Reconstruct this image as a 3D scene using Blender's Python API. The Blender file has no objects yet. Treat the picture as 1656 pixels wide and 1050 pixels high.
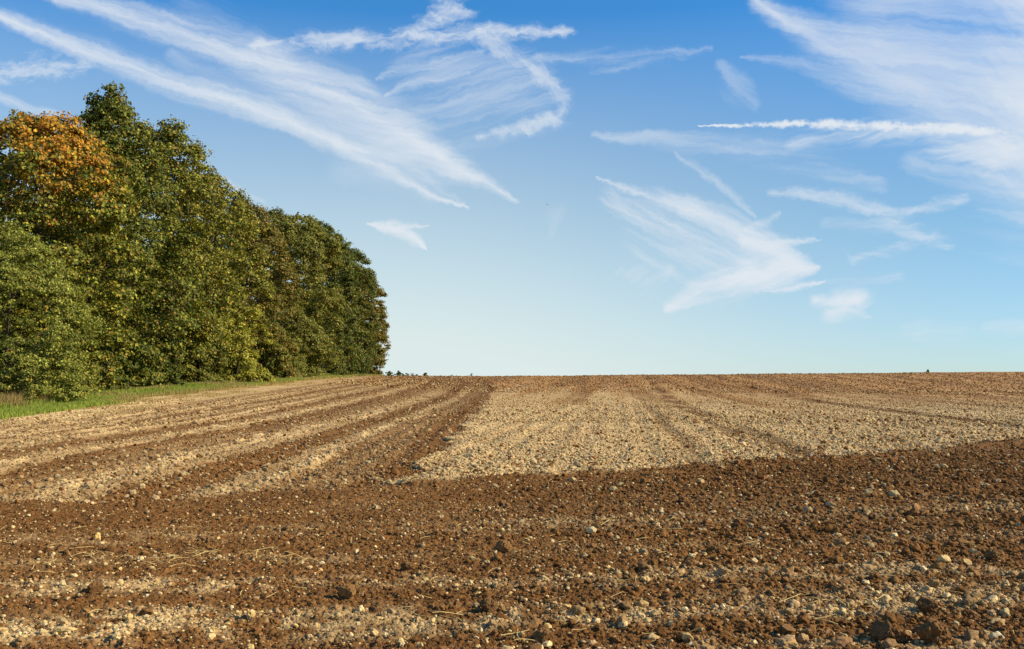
import bpy, math, random
import numpy as np
from mathutils import Vector, Matrix

random.seed(7)
R = np.random.default_rng(11)
scene = bpy.context.scene
COL = scene.collection
f32 = np.float32

# ------------------------------------------------------------------ view
F = 1610.0            # focal length of the photograph in its own pixels
CX, EYE = 828.0, 612.0
CAM_H = 1.6
PITCH = math.atan((EYE - 525.0) / F)

def ray(px, py):
    """direction in the world of a pixel of the 1656 x 1050 photograph"""
    v = Vector(((px - CX) / F, 1.0, (525.0 - py) / F))
    c, s = math.cos(PITCH), math.sin(PITCH)
    return Vector((v.x, v.y * c - v.z * s, v.y * s + v.z * c))

# ------------------------------------------------------------------ noise
def _hash(ix, iy, seed):
    h = (ix.astype(np.int64) * 374761393 + iy.astype(np.int64) * 668265263 + seed * 2147483647) & 0xFFFFFFFF
    h = ((h ^ (h >> 13)) * 1274126177) & 0xFFFFFFFF
    h = ((h ^ (h >> 16)) * 2246822519) & 0xFFFFFFFF
    return ((h ^ (h >> 15)) & 0xFFFFFF) / float(0xFFFFFF)

def vnoise(x, y, seed=0):
    ix, iy = np.floor(x), np.floor(y)
    fx, fy = x - ix, y - iy
    fx, fy = fx * fx * (3 - 2 * fx), fy * fy * (3 - 2 * fy)
    a, b = _hash(ix, iy, seed), _hash(ix + 1, iy, seed)
    c, d = _hash(ix, iy + 1, seed), _hash(ix + 1, iy + 1, seed)
    return (a * (1 - fx) + b * fx) * (1 - fy) + (c * (1 - fx) + d * fx) * fy

def fbm(x, y, seed=0, octv=3):
    t, a, n = 0.0, 1.0, 0.0
    for k in range(octv):
        t = t + a * vnoise(x * 2 ** k, y * 2 ** k, seed + 17 * k)
        n += a
        a *= 0.55
    return t / n

def vnoise3(x, y, z, seed=0):
    iz = np.floor(z)
    fz = z - iz
    fz = fz * fz * (3 - 2 * fz)
    lo, hi = np.zeros_like(x), np.zeros_like(x)
    ix, iy = np.floor(x), np.floor(y)
    fx, fy = x - ix, y - iy
    fx, fy = fx * fx * (3 - 2 * fx), fy * fy * (3 - 2 * fy)
    out = []
    for dz in (0, 1):
        kx = ix + (iz + dz) * 57.0
        a, b = _hash(kx, iy, seed), _hash(kx + 1, iy, seed)
        c, d = _hash(kx, iy + 1, seed), _hash(kx + 1, iy + 1, seed)
        out.append((a * (1 - fx) + b * fx) * (1 - fy) + (c * (1 - fx) + d * fx) * fy)
    return out[0] * (1 - fz) + out[1] * fz

def domes(x, y, cell, seed):
    """field of lumps of random size, 0..1"""
    gx, gy = x / cell, y / cell
    ix, iy = np.floor(gx), np.floor(gy)
    best = np.zeros_like(gx)
    for dx in (-1, 0, 1):
        for dy in (-1, 0, 1):
            cx, cy = ix + dx, iy + dy
            px = cx + _hash(cx, cy, seed)
            py = cy + _hash(cx, cy, seed + 1)
            s = _hash(cx, cy, seed + 2)
            rr = 0.25 + 0.55 * s * s
            d2 = ((gx - px) ** 2 + (gy - py) ** 2) / (rr * rr)
            best = np.maximum(best, np.sqrt(np.clip(1 - d2, 0, 1)) * (0.3 + 0.7 * s))
    return best

def sstep(a, b, x):
    t = np.clip((x - a) / (b - a), 0, 1)
    return t * t * (3 - 2 * t)

# ------------------------------------------------------------------ the field
def macro(x, y):
    """the lie of the land: level, then rising to a crest about 170 m off"""
    x, y = np.asarray(x, float), np.asarray(y, float)
    t = np.clip((y - 38) / 127, 0, 1)
    zl = 1.97 * (1 - (1 - t) ** 1.9)
    crest_r = 1.93 + np.clip(x, 0, 150) * 0.0096
    zr = crest_r * sstep(62, 172, y)
    w = sstep(-20, -2, x)
    z = zl * (1 - w) + zr * w
    z = z + 0.16 * (fbm(x / 5.0, y / 16.0, 3, 3) - .5) * sstep(60, 130, y) * (1 - .6 * sstep(200, 300, y))
    return z - 7.0 * sstep(172, 330, y)

def bx(y):
    """left edge of the unworked pale strip, swinging left near the crest"""
    return -1.55 - 0.003 * y - 10.5 * np.clip((y - 112) / 48, 0, 2) ** 2.0

HX = np.array([-60, -30, -12, -6.5, -3.6, -1.3, 1.8, 5.67, 9.0, 13.5, 30, 60])
HY = np.array([8.0, 9.0, 11.6, 12.8, 13.8, 15.4, 16.9, 19.3, 22.0, 26.0, 40, 66])
def headland_y(x):
    return np.interp(x, HX, HY)

BANDS = [(-0.4, .70, .97), (-1.45, .50, .80), (-3.45, .56, .97), (-5.9, .22, .75), (-7.0, .44, .95), (-9.2, .46, .93), (-10.9, .26, .75),
         (-12.2, .36, .88), (-13.6, .24, .7), (-15.0, .2, .6)]

_tr = random.Random(77)
THIN = [(-.3 - k * .58 + _tr.uniform(-.15, .15), _tr.uniform(.10, .20), _tr.uniform(.45, .92)) for k in range(27)]

def zones(x, y):
    """soil of every spot: (dark moist soil and painted track shade 0..1, far red soil 0..1, headland 0..1, left field 0..1)"""
    wob = (fbm(x * 1.3, y * 1.3, 5, 3) - .5)
    wob2 = (fbm(x * 0.35, y * 0.12, 9, 2) - .5)
    rag = (fbm(x * .7, y * .5, 15, 4) - .5)
    head = sstep(0.35, -0.35, y - headland_y(x) + wob * 1.6 + rag * 1.3)
    u = x - bx(y)
    left = sstep(0.22, -0.22, u + wob * 1.3 + rag * .5 * sstep(60, 20, y))
    d = np.zeros_like(x)
    ragged = wob * 0.8 + wob2 * 0.7
    for c, hw, a in BANDS + THIN:
        dd = np.abs(u - c + ragged * 0.8)
        d = np.maximum(d, a * sstep(hw * 1.6, hw * 0.7, dd))
    d = np.maximum(d, (.16 + .42 * sstep(-7, -1.5, u)) * sstep(.38, .62, fbm(x * 2.2, y * .5, 21, 3)))
    d = np.maximum(d, .8 * sstep(62, 112, y) * sstep(-12.5, -5.5, u) * sstep(.30, .52, fbm(u * .55, y * .012, 83, 3)))
    lf = d * sstep(-16.2, -14.2, u)
    # streaks on the pale side; wheel tracks painted dark for their clod shadows
    rgt = np.zeros_like(x)
    v = x - 0.11 * y
    for c, hw, a in [(3.6, .62, .85), (1.5, .35, .45), (6.7, .4, .4), (13.5, .9, .95), (11.3, .3, .25), (17.5, .5, .3), (22, .6, .3), (29, .7, .3), (-1.5, .25, .2), (-3.6, .35, .22), (-6, .3, .2)]:
        rgt = np.maximum(rgt, a * sstep(hw * 1.3, hw * .2, np.abs(v - c + wob2 * .6)) * sstep(.3, .62, fbm(x * .9, y * .25, 31, 2) + .1))
    far = sstep(48, 118, y + wob2 * 30 + (fbm(v * .7, y * .02, 77, 3) - .5) * 75 + np.clip(x - 6, -8, 40) * .55)
    rgt = np.maximum(rgt, .62 * far * sstep(.38, .62, fbm(v * .55, y * .015, 79, 3)))
    dark = np.where(left > .5, lf, rgt * (1 - left) + lf * left)
    # the ploughed headland, with crumbly paler bands in it
    hb = np.zeros_like(x)
    for y0, sl, hw, a in [(6.85, .16, .34, .85), (8.0, .10, .27, .62), (10.9, .22, .45, .30), (9.3, .15, .22, .22), (5.75, .1, .22, .55)]:
        hb = np.maximum(hb, a * sstep(hw * 1.6, hw * .2, np.abs(y - y0 - sl * x + wob * 0.55 + wob2 * .5)))
    hb = hb * (0.35 + 0.9 * fbm(x * .8, y * .8, 41, 2)) * (.45 + .55 * sstep(.6, 1.6, headland_y(x) - y)) + 0.07 * sstep(.5, .75, fbm(x * .5 + 3, y * .9, 45, 2))
    hd = np.clip(0.98 - hb * sstep(.25, .7, fbm(x * 7, y * 7, 47, 2)) * 1.2, 0, 1)
    dark = dark * (1 - head) + hd * head
    red = far * (1 - head) * (1 - .5 * left)
    return dark, red, head, left

DARK = np.array([0.164, 0.074, 0.0195])
PALE = np.array([0.540, 0.390, 0.188])
RED = np.array([0.360, 0.188, 0.064])

def soil_colour(x, y, zn=None):
    dark, red, head, left = zn if zn is not None else zones(x, y)
    rr = (red * .85)[:, None]
    pale = PALE[None] * (1 - rr) + RED[None] * rr
    k = fbm(x * .6, y * .3, 61, 3)[:, None]
    pale = pale * (0.86 + .28 * k)
    dk = DARK[None] * (1 - red[:, None] * .5) + np.array([.19, .085, .032])[None] * red[:, None] * .5
    dk = dk * (0.8 + .4 * k)
    # grass verge soil under the tree edge
    c = pale * (1 - dark[:, None]) + dk * dark[:, None]
    g = sstep(-0.6, -1.6, x - verge(y))[:, None] * (y > 20)[:, None]
    return c * (1 - g) + np.array([.16, .17, .042])[None] * g

def verge(y):
    """outer edge of the grass verge"""
    return -19.5 - (y - 40) * 0.014 + 0.5 * (vnoise(y / 5.0, y * 0, 71) - .5)

def micro(x, y, rad, spacing, zn):
    dark, red, head, left = zn
    out = np.zeros_like(x)
    for cell, hh, hp, hl, seed in [(0.30, .012, .020, .012, 101), (0.13, .016, .026, .018, 111), (0.06, .018, .022, .018, 121), (0.028, .013, .008, .008, 131)]:
        sel = np.nonzero(spacing < cell * 0.55)[0]
        if not len(sel):
            continue
        a = (hh * head + (1 - head) * (hp * (1 - left) + hl * left))[sel]
        out[sel] += a * domes(x[sel], y[sel], cell, seed)
    u = x - bx(y)
    near = sstep(90, 30, y)
    wv = u + .12 * (fbm(x * .8, y * .3, 161, 2) - .5)
    out += near * (1 - head) * left * 0.026 * np.sin(wv * 2 * math.pi / 0.58) * (.5 + fbm(x * .6, y * .2, 163, 2))
    out += near * (1 - head) * (1 - left) * 0.022 * np.sin((x - .11 * y) * 2 * math.pi / 0.8) * (.4 + fbm(x * .6, y * .2, 165, 2))
    out += .05 * (fbm(x * .9, y * .9, 141, 3) - .5) * head
    out -= .055 * dark * (1 - head) * near
    # a low ridge of turned soil where the headland meets the pale strip
    e = y - headland_y(x)
    out += 0.07 * np.exp(-(e + .35) ** 2 / .18) * (1 - left) * (.5 + fbm(x * 1.2, y * 1.2, 151, 2))
    return out

def ground_z(x, y):
    x, y = np.asarray(x, float), np.asarray(y, float)
    zn = zones(x, y)
    r = np.hypot(x, y)
    return macro(x, y) + micro(x, y, r, np.full_like(x, .004) + r * r * 5.6e-5 * .5, zn)

# ------------------------------------------------------------------ mesh helpers
def mesh_from(name, verts, faces, smooth=True, colour=None, domain='FACE'):
    """verts (n,3), faces (m,k) with k fixed"""
    me = bpy.data.meshes.new(name)
    n, (m, k) = len(verts), faces.shape
    me.vertices.add(n)
    me.vertices.foreach_set('co', np.ascontiguousarray(verts, f32).ravel())
    me.loops.add(m * k)
    me.loops.foreach_set('vertex_index', np.ascontiguousarray(faces, np.int32).ravel())
    me.polygons.add(m)
    me.polygons.foreach_set('loop_start', np.arange(m, dtype=np.int32) * k)
    me.polygons.foreach_set('use_smooth', np.full(m, smooth, bool))
    me.update(calc_edges=True)
    if colour is not None:
        a = me.attributes.new('tone', 'FLOAT_COLOR', domain)
        c = np.ones((len(colour), 4), f32)
        c[:, :3] = colour
        a.data.foreach_set('color', c.ravel())
    return me

def link(name, me, mat=None, parent=None):
    o = bpy.data.objects.new(name, me)
    if mat and not me.materials:
        me.materials.append(mat)
    COL.objects.link(o)
    if parent:
        o.parent = parent
    return o

def tag(o, label=None, cat=None, group=None, kind=None):
    if label: o['label'] = label
    if cat: o['category'] = cat
    if group: o['group'] = group
    if kind: o['kind'] = kind
    return o

def icosphere(level):
    t = (1 + 5 ** .5) / 2
    v = [(-1, t, 0), (1, t, 0), (-1, -t, 0), (1, -t, 0), (0, -1, t), (0, 1, t), (0, -1, -t), (0, 1, -t), (t, 0, -1), (t, 0, 1), (-t, 0, -1), (-t, 0, 1)]
    f = [(0, 11, 5), (0, 5, 1), (0, 1, 7), (0, 7, 10), (0, 10, 11), (1, 5, 9), (5, 11, 4), (11, 10, 2), (10, 7, 6), (7, 1, 8), (3, 9, 4), (3, 4, 2), (3, 2, 6), (3, 6, 8), (3, 8, 9), (4, 9, 5), (2, 4, 11), (6, 2, 10), (8, 6, 7), (9, 8, 1)]
    v = [Vector(p).normalized() for p in v]
    for _ in range(level):
        cache, nf = {}, []
        def mid(a, b):
            k = (min(a, b), max(a, b))
            if k not in cache:
                v.append(((v[a] + v[b]) / 2).normalized())
                cache[k] = len(v) - 1
            return cache[k]
        for a, b, c in f:
            ab, bc, ca = mid(a, b), mid(b, c), mid(c, a)
            nf += [(a, ab, ca), (b, bc, ab), (c, ca, bc), (ab, bc, ca)]
        f = nf
    return np.array([tuple(p) for p in v]), np.array(f, np.int32)

def lump(level, rng, rough=.35, cuts=0, octv=2):
    """one irregular clod or stone of about unit radius"""
    v, f = icosphere(level)
    off = rng.random(3) * 50
    r = np.zeros(len(v))
    for k in range(octv):
        s = 1.6 * 2.1 ** k
        r += (vnoise3(v[:, 0] * s + off[0], v[:, 1] * s + off[1], v[:, 2] * s + off[2], 7 + k) - .5) * rough * (2 if k == 0 else 1.3 / k)
    p = v * (1 + r)[:, None]
    for _ in range(cuts):
        n = rng.normal(size=3)
        n /= np.linalg.norm(n)
        h = rng.uniform(.5, .85)
        d = np.maximum(0, p @ n - h)
        p = p - d[:, None] * n * .95
    return p, f

def rot_mats(n, rng):
    q = rng.normal(size=(n, 4))
    q /= np.linalg.norm(q, axis=1)[:, None]
    w, x, y, z = q.T
    m = np.empty((n, 3, 3))
    m[:, 0] = np.stack([1 - 2 * (y * y + z * z), 2 * (x * y - z * w), 2 * (x * z + y * w)], 1)
    m[:, 1] = np.stack([2 * (x * y + z * w), 1 - 2 * (x * x + z * z), 2 * (y * z - x * w)], 1)
    m[:, 2] = np.stack([2 * (x * z - y * w), 2 * (y * z + x * w), 1 - 2 * (x * x + y * y)], 1)
    return m

def scatter(name, bases, pos, size, colour, rng, squash=.75, sink=.25, smooth=True, mat=None):
    """many lumps as one mesh"""
    V, Fc, Cc, nv = [], [], [], 0
    pick = rng.integers(0, len(bases), len(pos))
    for b, (bv, bf) in enumerate(bases):
        idx = np.nonzero(pick == b)[0]
        if not len(idx):
            continue
        m = rot_mats(len(idx), rng)
        p = np.einsum('nij,vj->nvi', m, bv) * size[idx][:, None, None]
        p[:, :, 2] *= squash
        p += pos[idx][:, None, :]
        p[:, :, 2] += (size[idx] * (squash - sink))[:, None] * .6
        V.append(p.reshape(-1, 3))
        k = len(bv)
        Fc.append((bf[None] + (np.arange(len(idx)) * k)[:, None, None] + nv).reshape(-1, 3))
        Cc.append(np.repeat(colour[idx], len(bf), axis=0))
        nv += len(idx) * k
    me = mesh_from(name, np.concatenate(V), np.concatenate(Fc), smooth, np.concatenate(Cc))
    return link(name, me, mat)

def polar(n, r0, r1, power, half, rng):
    """points in a wedge in front of the camera; density falls as r**-power"""
    t = rng.random(n)
    e = 2 - power
    r = (r0 ** e + t * (r1 ** e - r0 ** e)) ** (1 / e) if abs(e) > 1e-6 else r0 * (r1 / r0) ** t
    a = rng.uniform(-half, half, n)
    return r * np.sin(a), r * np.cos(a)

# ------------------------------------------------------------------ node helpers
class NT:
    def __init__(self, tree):
        self.t = tree
        self.n = tree.nodes
        self.l = tree.links
    def _in(self, sock, v):
        if v is None: return
        if hasattr(v, 'is_output') or isinstance(v, bpy.types.NodeSocket):
            self.l.new(v, sock)
        else:
            sock.default_value = v
    def m(self, op, a=None, b=None, c=None, clamp=False):
        k = self.n.new('ShaderNodeMath'); k.operation = op; k.use_clamp = clamp
        for s, v in zip(k.inputs, (a, b, c)): self._in(s, v)
        return k.outputs[0]
    def v(self, op, a=None, b=None, scale=None):
        k = self.n.new('ShaderNodeVectorMath'); k.operation = op
        self._in(k.inputs[0], a)
        if b is not None: self._in(k.inputs[1], b)
        if scale is not None: self._in(k.inputs['Scale'], scale)
        return k.outputs['Value'] if op in ('DOT_PRODUCT', 'LENGTH', 'DISTANCE') else k.outputs[0]
    def noise(self, vec, scale, detail=3, rough=.5, out='Fac', dims='3D', dist=0.0):
        k = self.n.new('ShaderNodeTexNoise'); k.noise_dimensions = dims
        if vec is not None: self.l.new(vec, k.inputs['Vector'])
        k.inputs['Scale'].default_value = scale; k.inputs['Detail'].default_value = detail
        k.inputs['Roughness'].default_value = rough; k.inputs['Distortion'].default_value = dist
        return k.outputs[out]
    def ramp(self, fac, a, b, smooth=True):
        k = self.n.new('ShaderNodeMapRange'); k.interpolation_type = 'SMOOTHSTEP' if smooth else 'LINEAR'
        self._in(k.inputs['Value'], fac)
        k.inputs['From Min'].default_value = a; k.inputs['From Max'].default_value = b
        return k.outputs[0]
    def mix(self, fac, a, b, blend='MIX'):
        k = self.n.new('ShaderNodeMix'); k.data_type = 'RGBA'; k.blend_type = blend
        self._in(k.inputs['Factor'], fac)
        self._in(k.inputs[6], a); self._in(k.inputs[7], b)
        return k.outputs[2]
    def attr(self, name):
        k = self.n.new('ShaderNodeAttribute'); k.attribute_name = name
        return k.outputs['Color']
    def pos(self):
        return self.n.new('ShaderNodeNewGeometry').outputs['Position']
    def objinfo(self, out='Random'):
        return self.n.new('ShaderNodeObjectInfo').outputs[out]
    def bump(self, h, strength, dist):
        k = self.n.new('ShaderNodeBump'); k.inputs['Strength'].default_value = strength
        k.inputs['Distance'].default_value = dist; self.l.new(h, k.inputs['Height'])
        return k.outputs[0]

def c4(r, g, b): return (r, g, b, 1.0)

def material(name):
    m = bpy.data.materials.new(name); m.use_nodes = True
    t = NT(m.node_tree)
    p = m.node_tree.nodes['Principled BSDF']
    p.inputs['Roughness'].default_value = .95
    p.inputs['Specular IOR Level'].default_value = .15
    return m, t, p

def mat_soil():
    m, t, p = material('ploughed_soil')
    col, pos = t.attr('tone'), t.pos()
    n1 = t.noise(pos, 26, 4, .65); n2 = t.noise(pos, 7, 3, .6); n3 = t.noise(pos, 70, 2, .6)
    c = t.mix(1.0, col, t.mix(t.ramp(n1, .3, .7), c4(.62, .60, .58), c4(1.35, 1.33, 1.30)), 'MULTIPLY')
    c = t.mix(1.0, c, t.mix(t.ramp(n2, .3, .7), c4(.82, .82, .82), c4(1.16, 1.15, 1.14)), 'MULTIPLY')
    # chaff and grit lying in the soil
    grit = t.ramp(n3, .63, .70)
    c = t.mix(t.m('MULTIPLY', grit, .55), c, c4(.50, .37, .17))
    pit = t.ramp(t.noise(pos, 17, 4, .7), .60, .68)
    c = t.mix(t.m('MULTIPLY', pit, .5), c, t.mix(1.0, c, c4(.38, .33, .28), 'MULTIPLY'))  # dark crumb specks, also painting the shade of small pits
    t.l.new(c, p.inputs['Base Color'])
    h = t.m('ADD', t.noise(pos, 38, 5, .7), t.m('MULTIPLY', n2, .8))
    t.l.new(t.bump(h, .9, .02), p.inputs['Normal'])
    return m

def mat_clod(name, bscale=60):
    m, t, p = material(name)
    col, pos = t.attr('tone'), t.pos()
    n1 = t.noise(pos, bscale, 4, .65)
    c = t.mix(1.0, col, t.mix(t.ramp(n1, .3, .72), c4(.68, .66, .64), c4(1.3, 1.3, 1.28)), 'MULTIPLY')
    t.l.new(c, p.inputs['Base Color'])
    t.l.new(t.bump(t.noise(pos, bscale * 1.4, 5, .7), .8, .008), p.inputs['Normal'])
    return m

def mat_random(name, cols, bscale=60, rough=.9, bump=.6):
    """one material for separate stones, clods or straws: each takes its own tone"""
    m, t, p = material(name)
    p.inputs['Roughness'].default_value = rough
    r = t.objinfo()
    k = t.n.new('ShaderNodeValToRGB')
    el = k.color_ramp.elements
    while len(el) < len(cols): el.new(.5)
    for i, c in enumerate(cols):
        el[i].position = i / (len(cols) - 1); el[i].color = c4(*c)
    t.l.new(r, k.inputs[0])
    pos = t.pos()
    n1 = t.noise(pos, bscale, 4, .65)
    c = t.mix(1.0, k.outputs[0], t.mix(t.ramp(n1, .3, .7), c4(.66, .62, .56), c4(1.2, 1.2, 1.2)), 'MULTIPLY')
    t.l.new(c, p.inputs['Base Color'])
    if bump: t.l.new(t.bump(t.noise(pos, bscale, 5, .7), bump, .006), p.inputs['Normal'])
    return m

def mat_leaf(name='leaf', trans=.32):
    m, t, p = material(name)
    out = m.node_tree.nodes['Material Output']
    col = t.attr('tone')
    p.inputs['Roughness'].default_value = .6
    p.inputs['Specular IOR Level'].default_value = .18
    t.l.new(col, p.inputs['Base Color'])
    tr = t.n.new('ShaderNodeBsdfTranslucent')
    t.l.new(t.mix(1.0, col, c4(1.5, 1.5, .7), 'MULTIPLY'), tr.inputs[0])
    mx = t.n.new('ShaderNodeMixShader'); mx.inputs[0].default_value = trans
    t.l.new(p.outputs[0], mx.inputs[1]); t.l.new(tr.outputs[0], mx.inputs[2])
    t.l.new(mx.outputs[0], out.inputs[0])
    return m

def mat_bark():
    m, t, p = material('bark')
    pos = t.pos()
    s = t.v('MULTIPLY', pos, (6, 6, 1.2))
    n = t.noise(s, 3, 5, .7)
    t.l.new(t.mix(n, c4(.035, .026, .018), c4(.16, .125, .09)), p.inputs['Base Color'])
    t.l.new(t.bump(n, .8, .03), p.inputs['Normal'])
    return m

SOIL, CLOD, PEBBLE = mat_soil(), mat_clod('soil_clod', 55), mat_clod('pebble', 90)
STONE = mat_random('limestone', [(.56, .38, .15), (.64, .46, .20), (.70, .54, .28), (.62, .42, .14), (.70, .58, .34), (.52, .34, .14)], 45)
CLODX = mat_random('large_clod', [(.16, .085, .032), (.20, .105, .038), (.25, .14, .05)], 42, bump=.9)
STRAW = mat_random('straw', [(.50, .36, .13), (.64, .49, .20), (.42, .28, .10)], 30, .7, 0)
LEAF, BARK = mat_leaf('leaf', .22), mat_bark()
GRASS = mat_leaf('grass_blade', .3)
#@@GROUND
# ------------------------------------------------------------------ ground sheet
def build_ground():
    rows = [0.4]
    while rows[-1] < 172:
        r = rows[-1]
        if r < 3.6: rows.append(r + .25)
        else: rows.append(r + max(.009, r * r * 1.87e-4 * .30) if r < 110 else r + 2.2)
    while rows[-1] < 5000: rows.append(rows[-1] * 1.09)
    rows = np.array(rows)
    inner = np.radians(np.linspace(-31, 31, 1300))
    side = np.radians(np.linspace(31, 52, 160)[1:])
    rest = np.radians(np.linspace(52, 308, 90)[1:-1])
    ang = np.concatenate([-side[::-1], inner, side, rest])
    n, k = len(rows), len(ang)
    A, Rr = np.meshgrid(ang, rows)
    x, y = (Rr * np.sin(A)).ravel(), (Rr * np.cos(A)).ravel()
    da = np.gradient(ang); da[np.abs(ang) < math.radians(30.9)] = inner[1] - inner[0]
    dr = np.gradient(rows)
    sp = np.maximum(np.repeat(dr, k), (Rr * np.abs(da)[None]).ravel())
    zn = zones(x, y)
    z = macro(x, y) + micro(x, y, Rr.ravel(), sp, zn)
    c = soil_colour(x, y, zn)
    V = np.stack([x, y, z], 1)
    V = np.concatenate([V, [[0, 0, 0]]])
    i, j = np.meshgrid(np.arange(n - 1), np.arange(k), indexing='ij')
    j2 = (j + 1) % k
    Fq = np.stack([i * k + j, i * k + j2, (i + 1) * k + j2, (i + 1) * k + j], -1).reshape(-1, 4)[:, ::-1]
    jj = np.arange(k)
    cap = np.stack([np.full(k, n * k), (jj + 1) % k, jj, jj], 1)     # the small disc under the camera
    me = mesh_from('ground', V, Fq, True)
    a = me.attributes.new('tone', 'FLOAT_COLOR', 'POINT')
    cc = np.ones((len(V), 4), f32); cc[:-1, :3] = c; cc[-1, :3] = DARK
    a.data.foreach_set('color', cc.ravel())
    o = link('ground', me, SOIL)
    return tag(o, 'ploughed field of brown and pale crumbly soil', None, None, 'structure')
build_ground()

# ------------------------------------------------------------------ clods, pebbles (nobody could count them)
def build_clods():
    rng = np.random.default_rng(5)
    half = math.radians(31)
    b_hi = [lump(2, rng, .5, 3, 3) for _ in range(9)]
    b_md = [lump(1, rng, .5, 2) for _ in range(9)]
    b_lo = [lump(0, rng, .5, 0) for _ in range(7)]
    P, S, C, lv = [], [], [], []
    def batch(n, r0, r1, power, smed, ssig, smax, level, keep, sw=.2):
        x, y = polar(n, r0, r1, power, half, rng)
        zn = zones(x, y)
        k = rng.random(n) < keep(x, y, zn)
        x, y = x[k], y[k]; zn = tuple(q[k] for q in zn)
        s = np.minimum(smed * np.exp(rng.normal(size=len(x)) * ssig), smax)
        s *= np.where(zn[2] > .5, .62 + .5 * sstep(-3, 3.0, x - .1 * (y - 7)), np.where(zn[3] > .5, 1.05, .92))
        z = ground_z(x, y) if r0 < 40 else macro(x, y)
        c = soil_colour(x, y, zn)
        # some dry pale clods among dark; dark ones among pale also paint shaded pits
        mixp = rng.random(len(x))
        alt = np.where((zn[0] > .5)[:, None], PALE[None] * .8, DARK[None] * 1.25)
        swap = (mixp < np.where(zn[2] > .5, .08, np.where(zn[3] > .5, .22, sw)))[:, None]
        c = np.where(swap, alt, c) * rng.uniform(.78, 1.22, (len(x), 1)) * rng.uniform(.96, 1.04, (len(x), 3))
        P.append(np.stack([x, y, z], 1)); S.append(s); C.append(c); lv.append(np.full(len(x), level))
    hd = lambda x, y, z: np.where(z[2] > .5, 1.0, .5)
    batch(9000, 4.6, 10.5, 1.0, .0125, .55, .045, 2, hd)
    batch(60000, 4.6, 13, 1.0, .0065, .45, .02, 1, hd)
    batch(60000, 10, 24, 1.0, .0125, .55, .06, 1, lambda x, y, z: np.where(z[2] > .5, .9, np.where(z[3] > .5, .55, 1.0)))
    batch(110000, 14, 40, 1.2, .0145, .55, .07, 0, lambda x, y, z: np.where(z[2] > .5, .5, np.where(z[3] > .5, .6, .9)))
    # cloddier, rougher patch at the near end of the pale strip and along its wheel track
    batch(24000, 15, 42, 1.3, .021, .65, .10, 0, lambda x, y, z: (1 - z[2]) * (1 - z[3]) * np.clip(sstep(2, 9, x - .03 * y) * .9 + .7 * sstep(.9, 0, np.abs(x - .11 * y - 3.6)) + .7 * sstep(1.2, 0, np.abs(x - .11 * y - 13.5)), 0, 1), .42)  # extra dark clods paint the shade of larger pits
    batch(110000, 36, 100, 1.4, .024, .5, .10, 0, lambda x, y, z: np.where(z[3] > .5, .55, .85))
    batch(36000, 90, 172, 1.0, .075, .35, .15, 0, lambda x, y, z: .8 + 0 * x)
    P, S, C, lv = np.concatenate(P), np.concatenate(S), np.concatenate(C), np.concatenate(lv)
    vg = P[:, 0] - verge(P[:, 1])
    out = (vg < .2) | (rng.random(len(P)) < sstep(4.5, 3.2, vg) * sstep(46, 58, P[:, 1]) * .93)
    P, S, C, lv = P[~out], S[~out], C[~out], lv[~out]
    for level, bases, nm in ((2, b_hi, 'soil_clods'), (1, b_md, 'soil_crumbs'), (0, b_lo, 'field_crumbs')):
        k = lv == level
        o = scatter(nm, bases, P[k], S[k], C[k], rng, .8, .35, level > 1, CLOD)
        tag(o, {2: 'loose brown soil clods strewn over the near headland', 1: 'small soil crumbs covering the near field', 0: 'pale and brown crumbs covering the far field'}[level], 'soil', None, 'stuff')
build_clods()

def px_ground(px, py):
    """spot of the level near field seen at a pixel"""
    d = ray(px, py)
    t = CAM_H / -d.z
    return d.x * t, d.y * t

SPECIAL_STONES = [
    (1044, 938, 16, 'white angular flint lying alone on brown soil, brightest stone on the headland'),
    (157, 868, 17, 'pointed cream stone standing up like a small pyramid on bare brown soil'),
    (957, 862, 17, 'round pale boulder-like stone half sunk in the soil, mid headland'),
    (1526, 908, 20, 'knobbly cream stone on the headland beyond the two big dark clods'),
    (1112, 1034, 22, 'smooth egg-shaped cream stone at the bottom edge of the headland'),
    (1614, 1030, 26, 'blocky cream stone beside the big dark clods at the frame corner'),
    (405, 1001, 20, 'tall cream stone lying at the end of the pale crumb band'),
    (102, 950, 15, 'upright cream stone next to a dark round clod'),
    (105, 1021, 26, 'long flat cream stone lying lengthways in the pale crumb band'),
    (102, 1010, 17, 'round cream stone resting just above the long flat stone'),
    (207, 1005, 17, 'whitish lump stone in the pale crumb band touching a small dark clod'),
    (582, 989, 17, 'pale flat-topped stone in the middle of the stony band'),
    (1008, 1012, 17, 'cream pebble-shaped stone above the egg-shaped stone'),
    (188, 1034, 10, 'small white stone alone on dark smooth soil'),
    (1470, 838, 15, 'white split stone on the far side of the headland'),
]
BIG_CLODS = [
    (1437, 1030, 42, 'largest dark brown clod, round and rough, at the bottom corner'),
    (1512, 1034, 46, 'broad orange brown clod beside the largest dark clod'),
    (813, 888, 24, 'dark brown clod sitting upright on mid headland soil'),
    (790, 985, 22, 'rounded reddish clod among pale stones in the stony band'),
    (155, 956, 20, 'dark round clod near the upright cream stone'),
    (878, 1032, 26, 'sloping brown clod with a black hollow beside it'),
    (1270, 1022, 24, 'lumpy brown clod behind the egg-shaped stone'),
    (1500, 985, 28, 'rusty brown clod up-field of the largest dark clod'),
    (1155, 890, 22, 'dark clod with a black shaded side on the crumbly slope'),
    (1608, 900, 22, 'dark brown clod beside the knobbly cream stone'),
    (560, 965, 22, 'dark clod lying between two pale crumb bands'),
    (236, 996, 16, 'small dark clod next to the whitish lump stone'),
    (1310, 1030, 22, 'brown clod between egg-shaped stone and largest dark clod'),
    (660, 918, 18, 'flattish dark clod on the strawy part of the headland'),
]

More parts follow.
